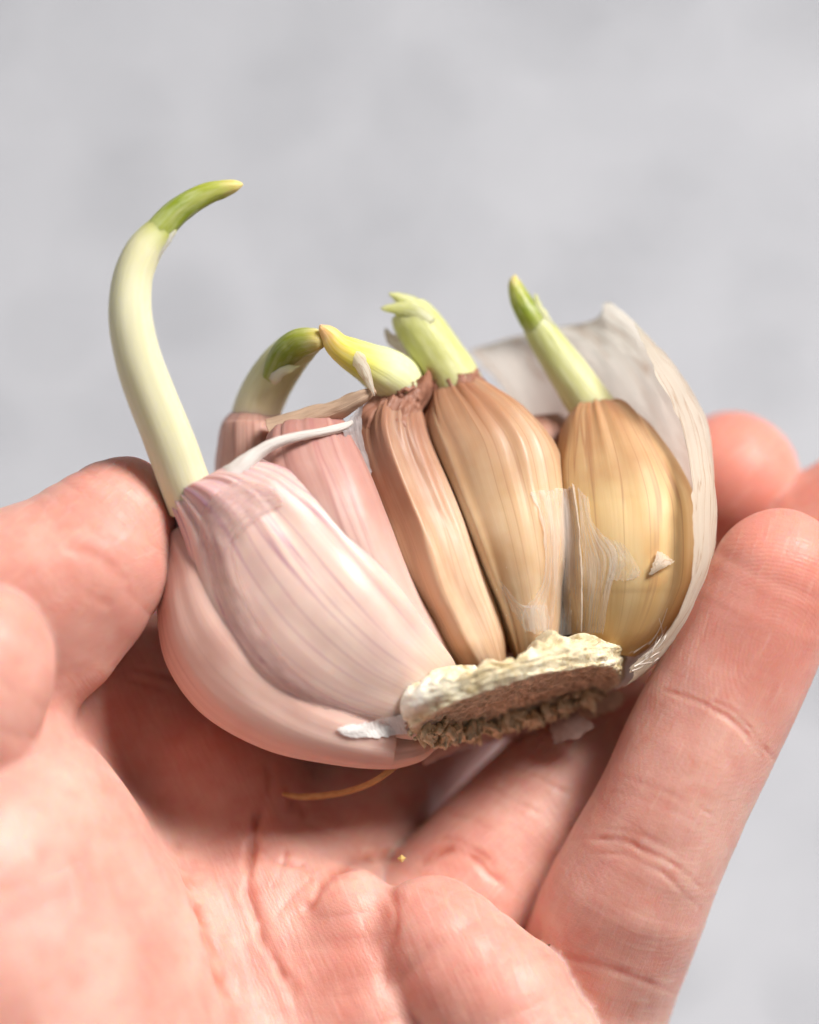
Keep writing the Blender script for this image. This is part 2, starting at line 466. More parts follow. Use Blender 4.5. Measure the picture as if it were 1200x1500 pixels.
CREASES = [  # (polyline px, depth mm, width mm)
    ([(965, 1012), (1000, 1020), (1045, 1040), (1090, 1070), (1145, 1118)], .26, .40),
    ([(1040, 1026), (1080, 1050), (1125, 1095)], .20, .30),
    ([(1060, 1052), (1100, 1085), (1120, 1110)], .14, .28),
    ([(828, 1236), (880, 1228), (930, 1238), (985, 1266), (1045, 1318)], .20, .42),
    ([(860, 1248), (930, 1258), (985, 1292), (1030, 1340)], .16, .38),
    ([(880, 1214), (940, 1222), (1000, 1256)], .10, .30),
    ([(905, 1138), (950, 1150), (1000, 1170), (1060, 1200)], .08, .35),
    ([(880, 1160), (930, 1168), (990, 1192), (1050, 1222)], .06, .35),
    ([(775, 1395), (840, 1405), (920, 1430), (1000, 1460)], .14, .6),
    ([(258, 1225), (275, 1280), (300, 1350), (325, 1430), (350, 1510)], .75, .9),
    ([(388, 1110), (392, 1160), (372, 1230), (362, 1290), (378, 1350), (410, 1420), (460, 1500)], .6, .7),
    ([(372, 1180), (372, 1250), (366, 1290)], .25, .5),
    ([(400, 1350), (430, 1310), (460, 1285)], .2, .5), ([(375, 1240), (410, 1265), (450, 1270)], .2, .5),
    ([(395, 1300), (412, 1280), (425, 1240)], .14, .4),
    ([(452, 1345), (465, 1300), (505, 1268), (550, 1252), (592, 1262)], .8, .8),
    ([(600, 1268), (650, 1245), (700, 1262), (748, 1315)], .45, .7),
    ([(640, 1228), (690, 1240), (735, 1275)], .22, .5),
    ([(560, 1290), (580, 1330), (572, 1390), (560, 1460)], .3, .8),
    ([(540, 1310), (556, 1345)], .12, .4), ([(590, 1310), (600, 1350)], .1, .4), ([(525, 1330), (535, 1370)], .1, .4),
    ([(610, 1300), (650, 1315), (690, 1345)], .1, .5),
    ([(690, 1150), (740, 1165), (800, 1200)], .12, .4), ([(650, 1190), (700, 1205), (770, 1250)], .14, .4), ([(720, 1120), (790, 1140), (840, 1170)], .10, .35),
    ([(420, 1150), (430, 1170), (428, 1195)], .25, .5),
    ([(188, 972), (215, 980), (250, 990), (320, 1010)], .3, .5), ([(185, 990), (215, 1000), (250, 1012)], .2, .4),
    ([(222, 945), (245, 962), (270, 980)], .2, .4),
    ([(430, 1165), (450, 1200), (500, 1230)], .2, .5),
    ([(90, 800), (140, 815), (190, 850)], .12, .9), ([(60, 780), (120, 770), (180, 790)], .1, .9), ([(120, 870), (170, 885)], .1, .9),
]

def build_hand():
    h = 1.0
    lo_, hi = np.array([-84., -172., -44.]), np.array([62., 26., 40.])
    n = ((hi - lo_) / h).astype(int)
    gx, gy, gz = [lo_[i] + h * np.arange(n[i]) for i in range(3)]
    F = np.empty(n)
    Y, Z = np.meshgrid(gy, gz, indexing='ij')
    for s in range(0, n[0], 16):
        xs = gx[s:s + 16]
        P = np.empty((len(xs), *Y.shape, 3)); P[..., 0] = xs[:, None, None]; P[..., 1] = Y; P[..., 2] = Z
        F[s:s + 16] = hand_sdf(P.reshape(-1, 3)).reshape(len(xs), *Y.shape)
    # closed ends at the border of the draft
    F[0] = F[-1] = 1; F[:, 0] = F[:, -1] = 1; F[:, :, 0] = F[:, :, -1] = 1
    V, Q = surface_nets(F, lo_, h)
    me = bpy.data.meshes.new('draft'); fast_mesh(me, V, Q)
    o = bpy.data.objects.new('draft', me); COL.objects.link(o)
    md = o.modifiers.new('s', 'SUBSURF'); md.levels = 2; md.subdivision_type = 'CATMULL_CLARK'
    dg = bpy.context.evaluated_depsgraph_get(); ev = o.evaluated_get(dg).to_mesh()
    nv = len(ev.vertices); V = np.empty(nv * 3, np.float32); ev.vertices.foreach_get('co', V); V = V.reshape(-1, 3).astype(float)
    N = np.empty(nv * 3, np.float32); ev.vertices.foreach_get('normal', N); N = N.reshape(-1, 3).astype(float)
    Q = np.empty(len(ev.polygons) * 4, np.int32); ev.polygons.foreach_get('vertices', Q); Q = Q.reshape(-1, 4)
    bpy.data.objects.remove(o); bpy.data.meshes.remove(me)
    d = hand_sdf(V); inner = np.abs(d) < 1.0
    V = V - N * np.where(inner, d, 0)[:, None]
    d, res, palm = hand_sdf(V, True)
    V = V - N * np.where(np.abs(d) < 1, d, 0)[:, None] * .8
    # gentle flesh unevenness
    V = V + N * (.16 * fbm(V[:, 0] / 7, V[:, 1] / 7, V[:, 2] / 7, 2))[:, None]
    # --- creases
    k = DIST / (DIST - V[:, 2]) * PPM
    PX = np.stack([600 + V[:, 0] * k, 750 - V[:, 1] * k], 1)
    disp = np.zeros(nv); cre = np.zeros(nv)
    wob = np.stack([vnoise(V[:, 0] / 2.2, V[:, 1] / 2.2, 3.1), vnoise(V[:, 0] / 2.2, V[:, 1] / 2.2, 9.7)], 1) * 4.0
    front = N[:, 2] > 0.05
    brk = .55 + .6 * vnoise(V[:, 0] / 1.8, V[:, 1] / 1.8, V[:, 2] / 1.8)
    for poly, dep, wid in CREASES:
        fing = min(x for x, _ in poly) > 740
        dep, wid = (dep * .85, wid * .6) if fing else (dep * 1.0, wid * .75)
        pl = spline(np.array(poly, float), np.linspace(0, 1, 6 * len(poly)))
        bb0, bb1 = pl.min(0) - 60, pl.max(0) + 60
        m = front & (PX > bb0).all(1) & (PX < bb1).all(1)
        if not m.any(): continue
        q = PX[m] + wob[m]; best = np.full(len(q), 1e9); tt = np.zeros(len(q))
        for i in range(len(pl) - 1):
            a = pl[i]; b = pl[i + 1] - a
            hh = np.clip(((q - a) @ b) / (b @ b), 0, 1)
            dd = np.sqrt(((q - a - hh[:, None] * b) ** 2).sum(1))
            c = dd < best; best = np.where(c, dd, best); tt = np.where(c, (i + hh) / (len(pl) - 1), tt)
        mm = best / PPM
        ends = smooth(0, .18, tt) * smooth(1, .82, tt) * np.clip(brk[m], .15, 1.2)
        g = np.exp(-(mm / wid) ** 2)
        disp[m] += ends * dep * (-g + .16 * np.exp(-((mm - 2.2 * wid) / (1.3 * wid)) ** 2))
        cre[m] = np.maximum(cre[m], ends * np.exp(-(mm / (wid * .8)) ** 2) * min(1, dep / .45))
    V = V + N * disp[:, None]
    # --- finger coordinates, redness and ridge phase
    dist = np.stack([res[f][0] for f in FING], 1); best = dist.argmin(1); dmin = dist.min(1)
    names = list(FING)
    along = np.zeros(nv); across = np.zeros(nv); red = np.zeros(nv); ridge = np.zeros(nv); rw = np.zeros(nv)
    for i, f in enumerate(names):
        m = best == i
        s_, L = res[f][1][m], res[f][2]
        C = FING[f]; P = V[m]
        ax = C[-1, :3] - C[0, :3]; ax /= np.linalg.norm(ax)
        sd = np.cross(ax, [0, 0, 1.]); sd /= np.linalg.norm(sd)
        seg = np.interp(s_ / L * (len(C) - 1), np.arange(len(C)), np.arange(len(C)))
        ctr = np.stack([np.interp(seg, np.arange(len(C)), C[:, j]) for j in range(3)], 1)
        a_ = (P - ctr) @ sd
        al = (P - C[0, :3]) @ ax
        along[m] = al; across[m] = a_ + 20 * i
        Lx = (C[-1, :3] - C[0, :3]) @ ax
        tipw = smooth(Lx - 16, Lx - 4, al)
        red[m] = tipw * (.15 if f == 'thumb' else .50)
        # arches over the fingertip that flatten into cross lines further down
        core = Lx - 6; a_ = a_ - 1.5
        up = np.maximum(al - core, 0); dn = np.maximum(core - al, 0)
        ridge[m] = np.sqrt((a_ * 1.0) ** 2 + (up * 1.1) ** 2 + (dn * .45) ** 2) + dn * .15
        rw[m] = np.clip(.4 * smooth(Lx - 26, Lx - 14, al) + .55, 0, 1)
    pf = smooth(.5, 2.5, dmin)          # palm share
    along = along * (1 - pf) + (V[:, 1] * .8 - V[:, 0] * .3) * pf
    across = across * (1 - pf) + (V[:, 0] * .9 + V[:, 1] * .4) * pf
    rp = V[:, 0] * .75 + V[:, 1] * .65 + 2.5 * vnoise(V[:, 0] / 9, V[:, 1] / 9, 2.)
    ridge = ridge * (1 - pf) + rp * pf; rw = rw * (1 - pf) + .5 * pf
    red = red * (1 - pf)
    red += .35 * np.exp(-(((PX - [300, 1085]) / [120, 70]) ** 2).sum(1)) * (N[:, 2] > -.2)  # red shade and light bleeding under the bulb, painted into the palm colour
    red += .25 * np.exp(-(((PX - [640, 1420]) / [110, 90]) ** 2).sum(1)) + .20 * np.exp(-(((PX - [500, 1420]) / [60, 90]) ** 2).sum(1))
    red += .14 * np.clip(fbm(V[:, 0] / 6, V[:, 1] / 6, V[:, 2] / 6, 2), -.5, 1) + .06
    red += .08 * np.exp(-(((PX - [150, 860]) / [110, 110]) ** 2).sum(1))
    red = np.clip(red, 0, .85)
    base = W(at(350, 1700, -5))
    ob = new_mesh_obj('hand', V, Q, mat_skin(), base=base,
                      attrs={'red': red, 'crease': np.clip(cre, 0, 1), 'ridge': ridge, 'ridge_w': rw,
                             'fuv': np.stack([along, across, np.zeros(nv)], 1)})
    tag(ob, 'bare open left hand, palm up, cradling the sprouted garlic bulb between thumb and fingers', 'hand')
    return ob
HAND = build_hand()

# ------------------------------------------------------------------ garlic bulb
BULB = bpy.data.objects.new('garlic_bulb', None); COL.objects.link(BULB)
BULB.location = W(at(770, 1040, -2)); BULB.empty_display_size = .01
tag(BULB, 'broken open garlic bulb with five green sprouts and torn papery skin held in the hand', 'garlic')
bpy.context.view_layer.update()

def child(name, V, faces, mat, parent=BULB, attrs=None, label=None, kind=None):
    o = new_mesh_obj(name, V, faces, mat, parent=None, attrs=attrs)
    # every part keeps the bulb's origin
    org = np.array(BULB.location)
    me = o.data
    co = np.empty(len(me.vertices) * 3, np.float32); me.vertices.foreach_get('co', co)
    co = co.reshape(-1, 3) - org; me.vertices.foreach_set('co', co.astype(np.float32).ravel()); me.update()
    o.parent = parent
    tag(o, label, kind=kind)
    return o

SEED = [0]
def loft(st, nt=150, nu=120, p=.8, ridges=(), wr=.12, wrf=(6, 1.0), tipwr=.0, lump=.25):
    """stations: Lx,Ly,Rx,Ry,z,front,back[,dzL,dzR] in photo px and mm."""
    SEED[0] += 1; sd = SEED[0] * 7.3
    S = np.array([list(s) + [0] * (9 - len(s)) for s in st], float)
    t = np.linspace(0, 1, nt)
    D = np.array(S)
    # arc length parametrisation
    mid = np.array([at((s[0] + s[2]) / 2, (s[1] + s[3]) / 2, s[4]) for s in S])
    al = np.concatenate([[0], np.cumsum(np.linalg.norm(np.diff(mid, axis=0), axis=1))]); al /= al[-1]
    ti = np.interp(t, al, np.linspace(0, 1, len(S)))
    D = spline(S, ti)
    Lp = np.array([at(a[0], a[1], a[4] + a[7]) for a in D]); Rp = np.array([at(a[2], a[3], a[4] + a[8]) for a in D])
    M = (Lp + Rp) / 2; H = (Rp - Lp) / 2
    T = np.gradient(M, axis=0); T /= np.linalg.norm(T, axis=1)[:, None]
    Hn = H / np.linalg.norm(H, axis=1)[:, None]
    Nn = np.cross(Hn, T); Nn /= np.linalg.norm(Nn, axis=1)[:, None]
    Nn *= np.sign(Nn[:, 2:3])
    th = np.linspace(0, 2 * np.pi, nu, endpoint=False)
    q = np.cos(th)[None, :]; s = np.sin(th)[None, :]
    hgt = np.sign(s) * np.abs(s) ** p
    dep = np.where(s > 0, D[:, 5:6], D[:, 6:7])
    off = hgt * dep
    for (q0, w, amp, t0, t1) in ridges:
        env = smooth(t0, t0 + .12, t)[:, None] * smooth(t1, t1 - .15, t)[:, None]
        off = off + np.where(s > 0, .7 * amp * env * np.exp(-((q - q0) / w) ** 2) * np.abs(s) ** .5, 0)
    # papery relief: wrinkles that run lengthwise, plus soft lumps
    cu, su = np.cos(th)[None, :], np.sin(th)[None, :]
    tt = t[:, None]
    f, ft = wrf
    wn = fbm(cu * f + sd, su * f, tt * ft + sd, 3)
    wn = wn * (wr + tipwr * smooth(.6, 1, tt) ** 2)
    ln = lump * fbm(cu * 1.7 + sd, su * 1.7, tt * 3 + sd, 2)
    env0 = smooth(0, .05, tt)
    P = M[:, None] + q[..., None] * H[:, None] + off[..., None] * Nn[:, None]
    rad = P - M[:, None]; rad = rad / np.maximum(np.linalg.norm(rad, axis=2, keepdims=True), 1e-6)
    P = P + rad * ((wn + ln) * env0)[..., None]
    Wd = np.linalg.norm(H, axis=1).max()
    # unwrap
    guv = np.zeros((nt, nu, 3)); guv[..., 0] = (np.minimum(th, 2 * np.pi - th) * np.where(th > np.pi, -1, 1))[None, :] * Wd * .55; guv[..., 1] = tt; guv[..., 2] = sd
    return P, guv

def close_loft(P, guv):
    nt, nu, _ = P.shape
    V = np.concatenate([P.reshape(-1, 3), P[0].mean(0)[None], P[-1].mean(0)[None]])
    G = np.concatenate([guv.reshape(-1, 3), guv[0].mean(0)[None], guv[-1].mean(0)[None]])
    F = grid_faces(nt, nu, True).tolist()
    a, b = nt * nu, nt * nu + 1
    for j in range(nu):
        F.append((a, (j + 1) % nu, j)); F.append((b, (nt - 1) * nu + j, (nt - 1) * nu + (j + 1) % nu))
    return V, F, G

TAN = mat_clove('tan_clove_skin', (.62, .39, .21), (.72, .545, .36), (.52, .28, .12), (.28, .11, .065), (.66, .40, .19), (.34, .15, .07), veinamt=.65, tip=(.52, .96))
TAN2 = mat_clove('amber_clove_skin', (.57, .35, .14), (.67, .48, .25), (.46, .24, .09), (.30, .125, .07), (.52, .29, .10), (.33, .15, .07), veinamt=.9, tip=(.55, 1.0), rough=.5)
PEACH = mat_clove('peach_clove_skin', (.66, .41, .25), (.76, .56, .40), (.54, .28, .15), (.24, .085, .055), (.68, .39, .18), (.40, .17, .09), veinamt=.5, tip=(.42, .9))
PINK = mat_clove('pink_clove_skin', (.72, .51, .44), (.79, .62, .53), (.62, .40, .36), (.58, .35, .35), (.72, .53, .37), (.36, .14, .23), veinamt=.95, sss=.7)
ROSE = mat_clove('rose_clove_skin', (.68, .42, .36), (.76, .55, .48), (.56, .31, .25), (.36, .14, .12), (.70, .45, .31), (.40, .17, .16), veinamt=.8, tip=(.5, .98))
DUSK = mat_clove('dusky_clove_skin', (.69, .43, .36), (.77, .54, .46), (.60, .33, .27), (.60, .37, .33), (.68, .44, .32), (.42, .2, .16), veinamt=.5)
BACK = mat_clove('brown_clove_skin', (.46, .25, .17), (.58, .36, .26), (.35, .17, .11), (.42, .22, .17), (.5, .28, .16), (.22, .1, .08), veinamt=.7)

def clove(stations, mat, label=None, **kw):
    P, g = loft(stations, **kw)
    V, F, G = close_loft(P, g)
    return child('clove', V, F, mat, attrs={'guv': G}, label=label)

c4 = clove([(760, 990, 804, 992, -2, 1.5, 2), (752, 956, 808, 960, -1, 2.8, 3), (738, 925, 822, 910, 0, 4.0, 5), (716, 872, 828, 850, 0, 5.2, 7), (690, 815, 832, 790, 0, 5.6, 8), (660, 750, 828, 722, -1, 5.4, 8), (634, 680, 815, 658, -2, 5.0, 7), (622, 640, 776, 607, -3, 4.2, 6), (626, 612, 734, 578, -4, 3.2, 4), (638, 594, 704, 566, -5, 2.3, 2.5)],
           TAN, p=.6, ridges=[(-.74, .10, .8, .05, 1.0), (.45, .12, .45, .4, 1.0), (-.1, .5, .7, .1, 1.0)], wr=.02, tipwr=.34, label='broad tan clove with a green sprout beside the narrow middle clove')
c3 = clove([(700, 1010, 748, 990, -1, 1.2, 2), (674, 980, 744, 957, .5, 2.4, 3), (645, 952, 742, 925, 1, 3.4, 5), (614, 898, 726, 880, 1, 4.4, 6), (584, 832, 704, 825, 1, 4.8, 6), (556, 765, 680, 762, 0, 4.8, 6), (532, 705, 655, 700, -1, 4.6, 6), (517, 645, 632, 650, -2, 3.8, 5), (530, 614, 620, 620, -3, 2.8, 4), (552, 600, 608, 602, -4, 1.9, 2.2)],
           PEACH, p=.6, ridges=[(-.18, .30, 1.7, .08, 1.05), (-.16, .06, .45, .45, 1.0), (.5, .1, .35, .5, 1.0)], wr=.045, tipwr=.4, label='narrow peach clove in the middle of the bulb')
c5 = clove([(846, 948, 930, 962, -1, 2.2, 3), (834, 922, 978, 925, -1, 4.2, 5), (820, 868, 1014, 865, -1, 6.0, 7), (812, 812, 1024, 805, -1, 6.4, 8), (808, 755, 1020, 745, -2, 6.2, 8), (810, 700, 996, 690, -3, 5.6, 7), (819, 655, 963, 643, -4, 4.5, 6), (828, 626, 936, 618, -5, 3.5, 4), (848, 608, 906, 605, -6, 2.4, 2.5)],
           TAN2, p=.6, ridges=[(-.82, .1, .5, .5, 1.0), (.78, .07, .35, .02, .7)], wr=.02, tipwr=.26, label='plump amber clove inside the white papery skin')
c1 = clove([(615, 1080, 662, 990, 1, 2, 4), (560, 1072, 648, 945, 3, 5, 6), (462, 1052, 612, 888, 4, 6.6, 7), (380, 1010, 566, 824, 5, 7.2, 8), (324, 944, 516, 764, 5, 7.0, 8), (290, 868, 464, 716, 5, 6.6, 8), (272, 800, 414, 682, 5.5, 5.8, 6), (258, 757, 370, 672, 6, 4.6, 4), (250, 730, 318, 692, 6, 3.0, 3)],
           PINK, p=.5, ridges=[(.86, .08, .5, .25, .95), (-.5, .12, .5, .55, .95), (.25, .1, .35, .6, .97)], wr=.03, tipwr=.35, lump=.4, label='largest clove, pale pink, at the front left of the bulb')
c2 = clove([(640, 1000, 690, 978, -1, 2.5, 4), (585, 960, 668, 950, 1, 4.5, 6), (520, 890, 632, 890, 2, 6.2, 7), (460, 820, 596, 825, 3, 6.8, 7), (415, 760, 566, 750, 3, 6.8, 7), (390, 705, 538, 688, 2, 6.0, 6), (388, 665, 518, 645, 1, 4.4, 5), (400, 645, 506, 628, 0, 2.6, 3)],
           ROSE, p=.6, wr=.04, tipwr=.12, label='rose coloured clove between the largest clove and the middle clove')
c0 = clove([(640, 1096, 634, 1078, 0, .8, 1), (612, 1116, 600, 1060, 0, 4, 4), (560, 1126, 556, 1045, 0, 6, 6), (480, 1118, 500, 1000, 2, 7.6, 8), (385, 1094, 450, 940, 2.4, 8.2, 9), (298, 1045, 400, 880, 2.4, 8.4, 9), (247, 975, 360, 830, 2.4, 7.8, 8), (232, 900, 330, 790, 2.4, 6.6, 7), (238, 840, 304, 780, 2.4, 5.0, 5), (246, 795, 292, 765, 2, 4.2, 4), (248, 755, 285, 740, 3, 3.2, 3), (256, 728, 276, 722, 4, 1.5, 1.5)],
           DUSK, p=.75, wr=.02, label='dusky pink clove along the lower left of the bulb')
cb = clove([(440, 930, 540, 930, -9, 3, 3), (360, 820, 500, 830, -9, 6, 5), (325, 740, 475, 750, -8, 7, 6), (316, 685, 455, 690, -7, 6.5, 6), (319, 645, 438, 645, -6, 5.5, 5), (326, 618, 424, 620, -6, 4.5, 4), (338, 604, 412, 606, -6, 3.2, 3)],
           mat_clove('dull_red_clove_skin', (.62, .38, .31), (.70, .47, .40), (.50, .27, .21), (.50, .27, .22), (.7, .45, .3), (.36, .17, .14)), wr=.08, label='dull red clove behind the largest clove')  # skin colour of the dull red rear clove
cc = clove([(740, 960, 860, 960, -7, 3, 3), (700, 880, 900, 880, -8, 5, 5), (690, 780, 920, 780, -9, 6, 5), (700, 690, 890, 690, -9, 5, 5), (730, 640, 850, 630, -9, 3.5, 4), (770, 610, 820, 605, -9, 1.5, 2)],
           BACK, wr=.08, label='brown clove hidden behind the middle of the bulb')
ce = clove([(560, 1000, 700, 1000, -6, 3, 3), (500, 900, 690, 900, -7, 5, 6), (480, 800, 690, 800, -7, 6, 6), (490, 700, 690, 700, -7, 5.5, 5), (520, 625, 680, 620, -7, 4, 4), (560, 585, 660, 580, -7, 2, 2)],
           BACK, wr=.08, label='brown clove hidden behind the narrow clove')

# ---- tubes: sprouts, collars, strands
def tube(keys, nt=90, nu=40, wr=.05, wf=(4, 5), flat=None, cut=None, hollow=False):
    SEED[0] += 1; sd = SEED[0] * 3.7
    P = np.array([[*at(x, y, z), r] for x, y, z, r in keys])
    al = np.concatenate([[0], np.cumsum(np.linalg.norm(np.diff(P[:, :3], axis=0), axis=1))]); L = al[-1]; al = al / L
    t = np.linspace(0, 1, nt)
    C = spline(P, np.interp(t, al, np.linspace(0, 1, len(P))))
    T = np.gradient(C[:, :3], axis=0); T /= np.linalg.norm(T, axis=1)[:, None]
    up = np.array([0, 0, 1.0])
    B = np.cross(T, up); B /= np.linalg.norm(B, axis=1)[:, None]
    Nn = np.cross(B, T)
    th = np.linspace(0, 2 * np.pi, nu, endpoint=False)
    r = np.maximum(C[:, 3], .02)[:, None] * np.ones(nu)[None]
    r = r + wr * fbm(np.cos(th)[None] * wf[0] + sd, np.sin(th)[None] * wf[0], t[:, None] * wf[1] + sd, 3) * np.minimum(1, r)
    V = C[:, None, :3] + r[..., None] * (np.cos(th)[None, :, None] * B[:, None] + np.sin(th)[None, :, None] * Nn[:, None])
    g = np.zeros((nt, nu, 3)); g[..., 0] = (np.abs(th - np.pi))[None] * C[:, 3].max(); g[..., 1] = t[:, None]; g[..., 2] = sd
    return V, g, T, C

def mk_tube(name, keys, mat, parent, label=None, **kw):
    V, g, T, C = tube(keys, **kw)
    v, f, gg = close_loft(V, g)
    return child(name, v, f, mat, parent=parent, attrs={'guv': gg}, label=label)

PALE = (.86, .86, .62); CRM = (.88, .84, .66)
SP1 = mat_sprout('pale_sheath', [(0, (.68, .61, .38)), (.12, (.71, .67, .46)), (.7, (.69, .66, .46)), (.9, (.64, .61, .38)), (.97, (.46, .47, .16)), (1, (.38, .42, .08))])
LEAF = mat_sprout('green_leaf', [(0, (.36, .40, .07)), (.45, (.22, .28, .02)), (.8, (.36, .38, .05)), (1, (.72, .55, .20))])
SP2 = mat_sprout('olive_sheath', [(0, (.70, .58, .40)), (.3, (.74, .68, .46)), (.7, (.66, .66, .36)), (1, (.56, .54, .20))])
SP3 = mat_sprout('yellow_sheath', [(0, (.74, .78, .42)), (.35, (.80, .82, .46)), (.6, (.80, .78, .14)), (.8, (.80, .62, .10)), (1, (.78, .45, .24))])
SP4 = mat_sprout('green_sheath', [(0, (.60, .58, .28)), (.3, (.54, .54, .22)), (.8, (.53, .54, .20)), (1, (.62, .62, .27))])
SP5 = mat_sprout('soft_green_sheath', [(0, (.58, .56, .33)), (.4, (.52, .52, .26)), (.85, (.46, .48, .18)), (1, (.54, .54, .27))])
WHITE = mat_paper('white_garlic_paper', (.97, .935, .86), (.62, .44, .31), trans=.68, veins=.55, rough=.45)
BUFF = mat_paper('buff_garlic_paper', (.70, .50, .36), (.45, .26, .17), trans=.3, veins=.4)
RUST = mat_paper('russet_garlic_paper', (.44, .21, .14), (.28, .11, .07), trans=.25, veins=.5)
FILM = mat_paper('clear_garlic_film', (.93, .90, .87), (.80, .7, .6), trans=.4, veins=.1, alpha=.30, rough=.25)
GREY = mat_paper('grey_garlic_film', (.62, .58, .58), (.42, .36, .34), trans=.35, veins=.2, alpha=.75, rough=.4)

s1 = mk_tube('sprout', [(283, 740, 6, 2.7), (268, 700, 7, 2.62), (248, 645, 8, 2.6), (216, 565, 9, 2.52), (199, 510, 9.5, 2.35), (191, 460, 9.5, 2.22), (194, 410, 9, 2.05), (209, 370, 8.5, 1.9), (231, 342, 8, 1.62), (241, 333, 8, 1.42)], SP1, c1, wr=.03, label='long pale curved sprout')
mk_tube('leaf_tip', [(214, 362, 8.6, 1.3), (236, 334, 8, 1.42), (262, 308, 7.6, 1.36), (296, 287, 7.2, 1.2), (325, 277, 7, .95), (345, 272, 7, .62), (356, 270, 7, .12)], LEAF, s1, wr=.05)
s2 = mk_tube('sprout', [(366, 640, -6, 2.5), (377, 600, -5, 2.55), (391, 568, -4, 2.5), (410, 538, -2.5, 2.35), (430, 515, -1, 2.05), (446, 504, .5, 1.75), (460, 500, 1.5, 1.2), (466, 499, 2, .3)], SP2, cb, wr=.04, label='short olive sprout bent to the right')
mk_tube('leaf_tip', [(396, 552, -1.6, 1.0), (416, 520, 0, 1.5), (436, 504, 1.2, 1.55), (456, 499, 2.4, 1.35), (470, 498, 3.2, .9), (475, 498, 3.4, .2)], LEAF, s2, wr=.05)
s3 = mk_tube('sprout', [(592, 575, -4, 2.3), (580, 556, -2.5, 2.6), (560, 543, -1, 2.5), (538, 531, .5, 2.05), (515, 519, 2, 1.7), (495, 506, 3, 1.35), (482, 490, 3.5, 1.0), (472, 480, 4, .45), (469, 476, 4, .1)], SP3, c3, wr=.05, label='yellow sprout lying over to the left')
s4 = mk_tube('sprout', [(680, 585, -5, 2.6), (664, 555, -5, 2.85), (643, 522, -5, 2.75), (620, 487, -5, 2.6), (604, 464, -5, 2.35), (596, 452, -5, 1.9)], SP4, c4, wr=.07, label='stubby green sprout with a torn top')
s5 = mk_tube('sprout', [(890, 640, -6, 2.5), (876, 610, -6, 2.45), (848, 568, -6, 2.25), (820, 528, -6, 2.0), (795, 490, -6, 1.75), (782, 468, -6, 1.45), (776, 458, -6, 1.2)], SP5, c5, wr=.05, label='straight green sprout in front of the white papery skin')
mk_tube('leaf_tip', [(795, 490, -5.8, 1.3), (778, 466, -5.6, 1.32), (766, 446, -5.6, 1.2), (758, 428, -5.6, .95), (754, 412, -5.6, .6), (755, 403, -5.6, .1)], LEAF, s5, wr=.05)
# torn sheath shreds at the sprout mouths: small thick curled blades
def blade(name, path, w0, mat, parent, curl=.35, nt=14, nu=7):
    P = np.array([at(*q) for q in path]); t = np.linspace(0, 1, nt); C = spline(P, t)
    T = np.gradient(C, axis=0); T /= np.linalg.norm(T, axis=1)[:, None]
    B = np.cross(T, [0, 0, 1.]); B /= np.linalg.norm(B, axis=1)[:, None]; Nn = np.cross(B, T)
    u = np.linspace(-1, 1, nu)
    w = w0 * (1 - t ** 2.2) + .04
    rag = .12 * vnoise(t * 9 + P[0, 0], 0, 1.3)
    V = C[:, None] + (u[None] * (w + rag)[:, None])[..., None] * B[:, None] - (curl * (u ** 2)[None] * w[:, None])[..., None] * Nn[:, None]
    back = V - .14 * Nn[:, None]
    allv = np.concatenate([V.reshape(-1, 3), back.reshape(-1, 3)])
    f = grid_faces(nt, nu, False); n = nt * nu
    F = np.concatenate([f, f[:, ::-1] + n]).tolist()
    for i in range(nt - 1):
        for a, b in ((i * nu, (i + 1) * nu), ((i + 1) * nu + nu - 1, i * nu + nu - 1)):
            F.append((a, b, b + n, a + n))
    for j in range(nu - 1):
        F.append((j + 1, j, j + n, j + 1 + n)); k = (nt - 1) * nu
        F.append((k + j, k + j + 1, k + j + 1 + n, k + j + n))
    g = np.zeros((nt, nu, 3)); g[..., 0] = u[None] * 1.5; g[..., 1] = t[:, None]; g = g.reshape(-1, 3)
    return child(name, allv, F, mat, parent=parent, attrs={'guv': np.concatenate([g, g])})
blade('torn_sheath', [(628, 478, -2.6), (606, 458, -2.6), (582, 452, -2.8), (558, 452, -3)], 1.15, SP4, s4)
blade('torn_sheath', [(618, 470, -4.5), (600, 448, -4.2), (584, 436, -4), (570, 430, -4)], .95, SP4, s4)
blade('torn_sheath', [(636, 480, -5.5), (615, 455, -5.6), (598, 440, -5.8), (588, 436, -6)], 1.1, SP4, s4)
blade('torn_sheath', [(604, 520, -6), (588, 505, -6), (572, 495, -6), (564, 480, -6)], .9, WHITE, s4)
blade('torn_sheath', [(815, 505, -4.8), (797, 470, -4.8), (788, 448, -5), (785, 430, -5.4)], .75, SP5, s5)
blade('torn_sheath', [(512, 505, 3.6), (524, 525, 3.8), (536, 548, 4), (549, 580, 4.2)], .85, WHITE, s3, curl=.8)
blade('torn_sheath', [(196, 400, 10), (222, 366, 9.6), (244, 346, 9), (258, 336, 8.6)], 1.2, SP1, s1, curl=.5)
blade('torn_sheath', [(398, 560, 0), (412, 545, .8), (425, 540, 1.2), (440, 536, 1.6)], .5, SP2, s2, curl=.3)

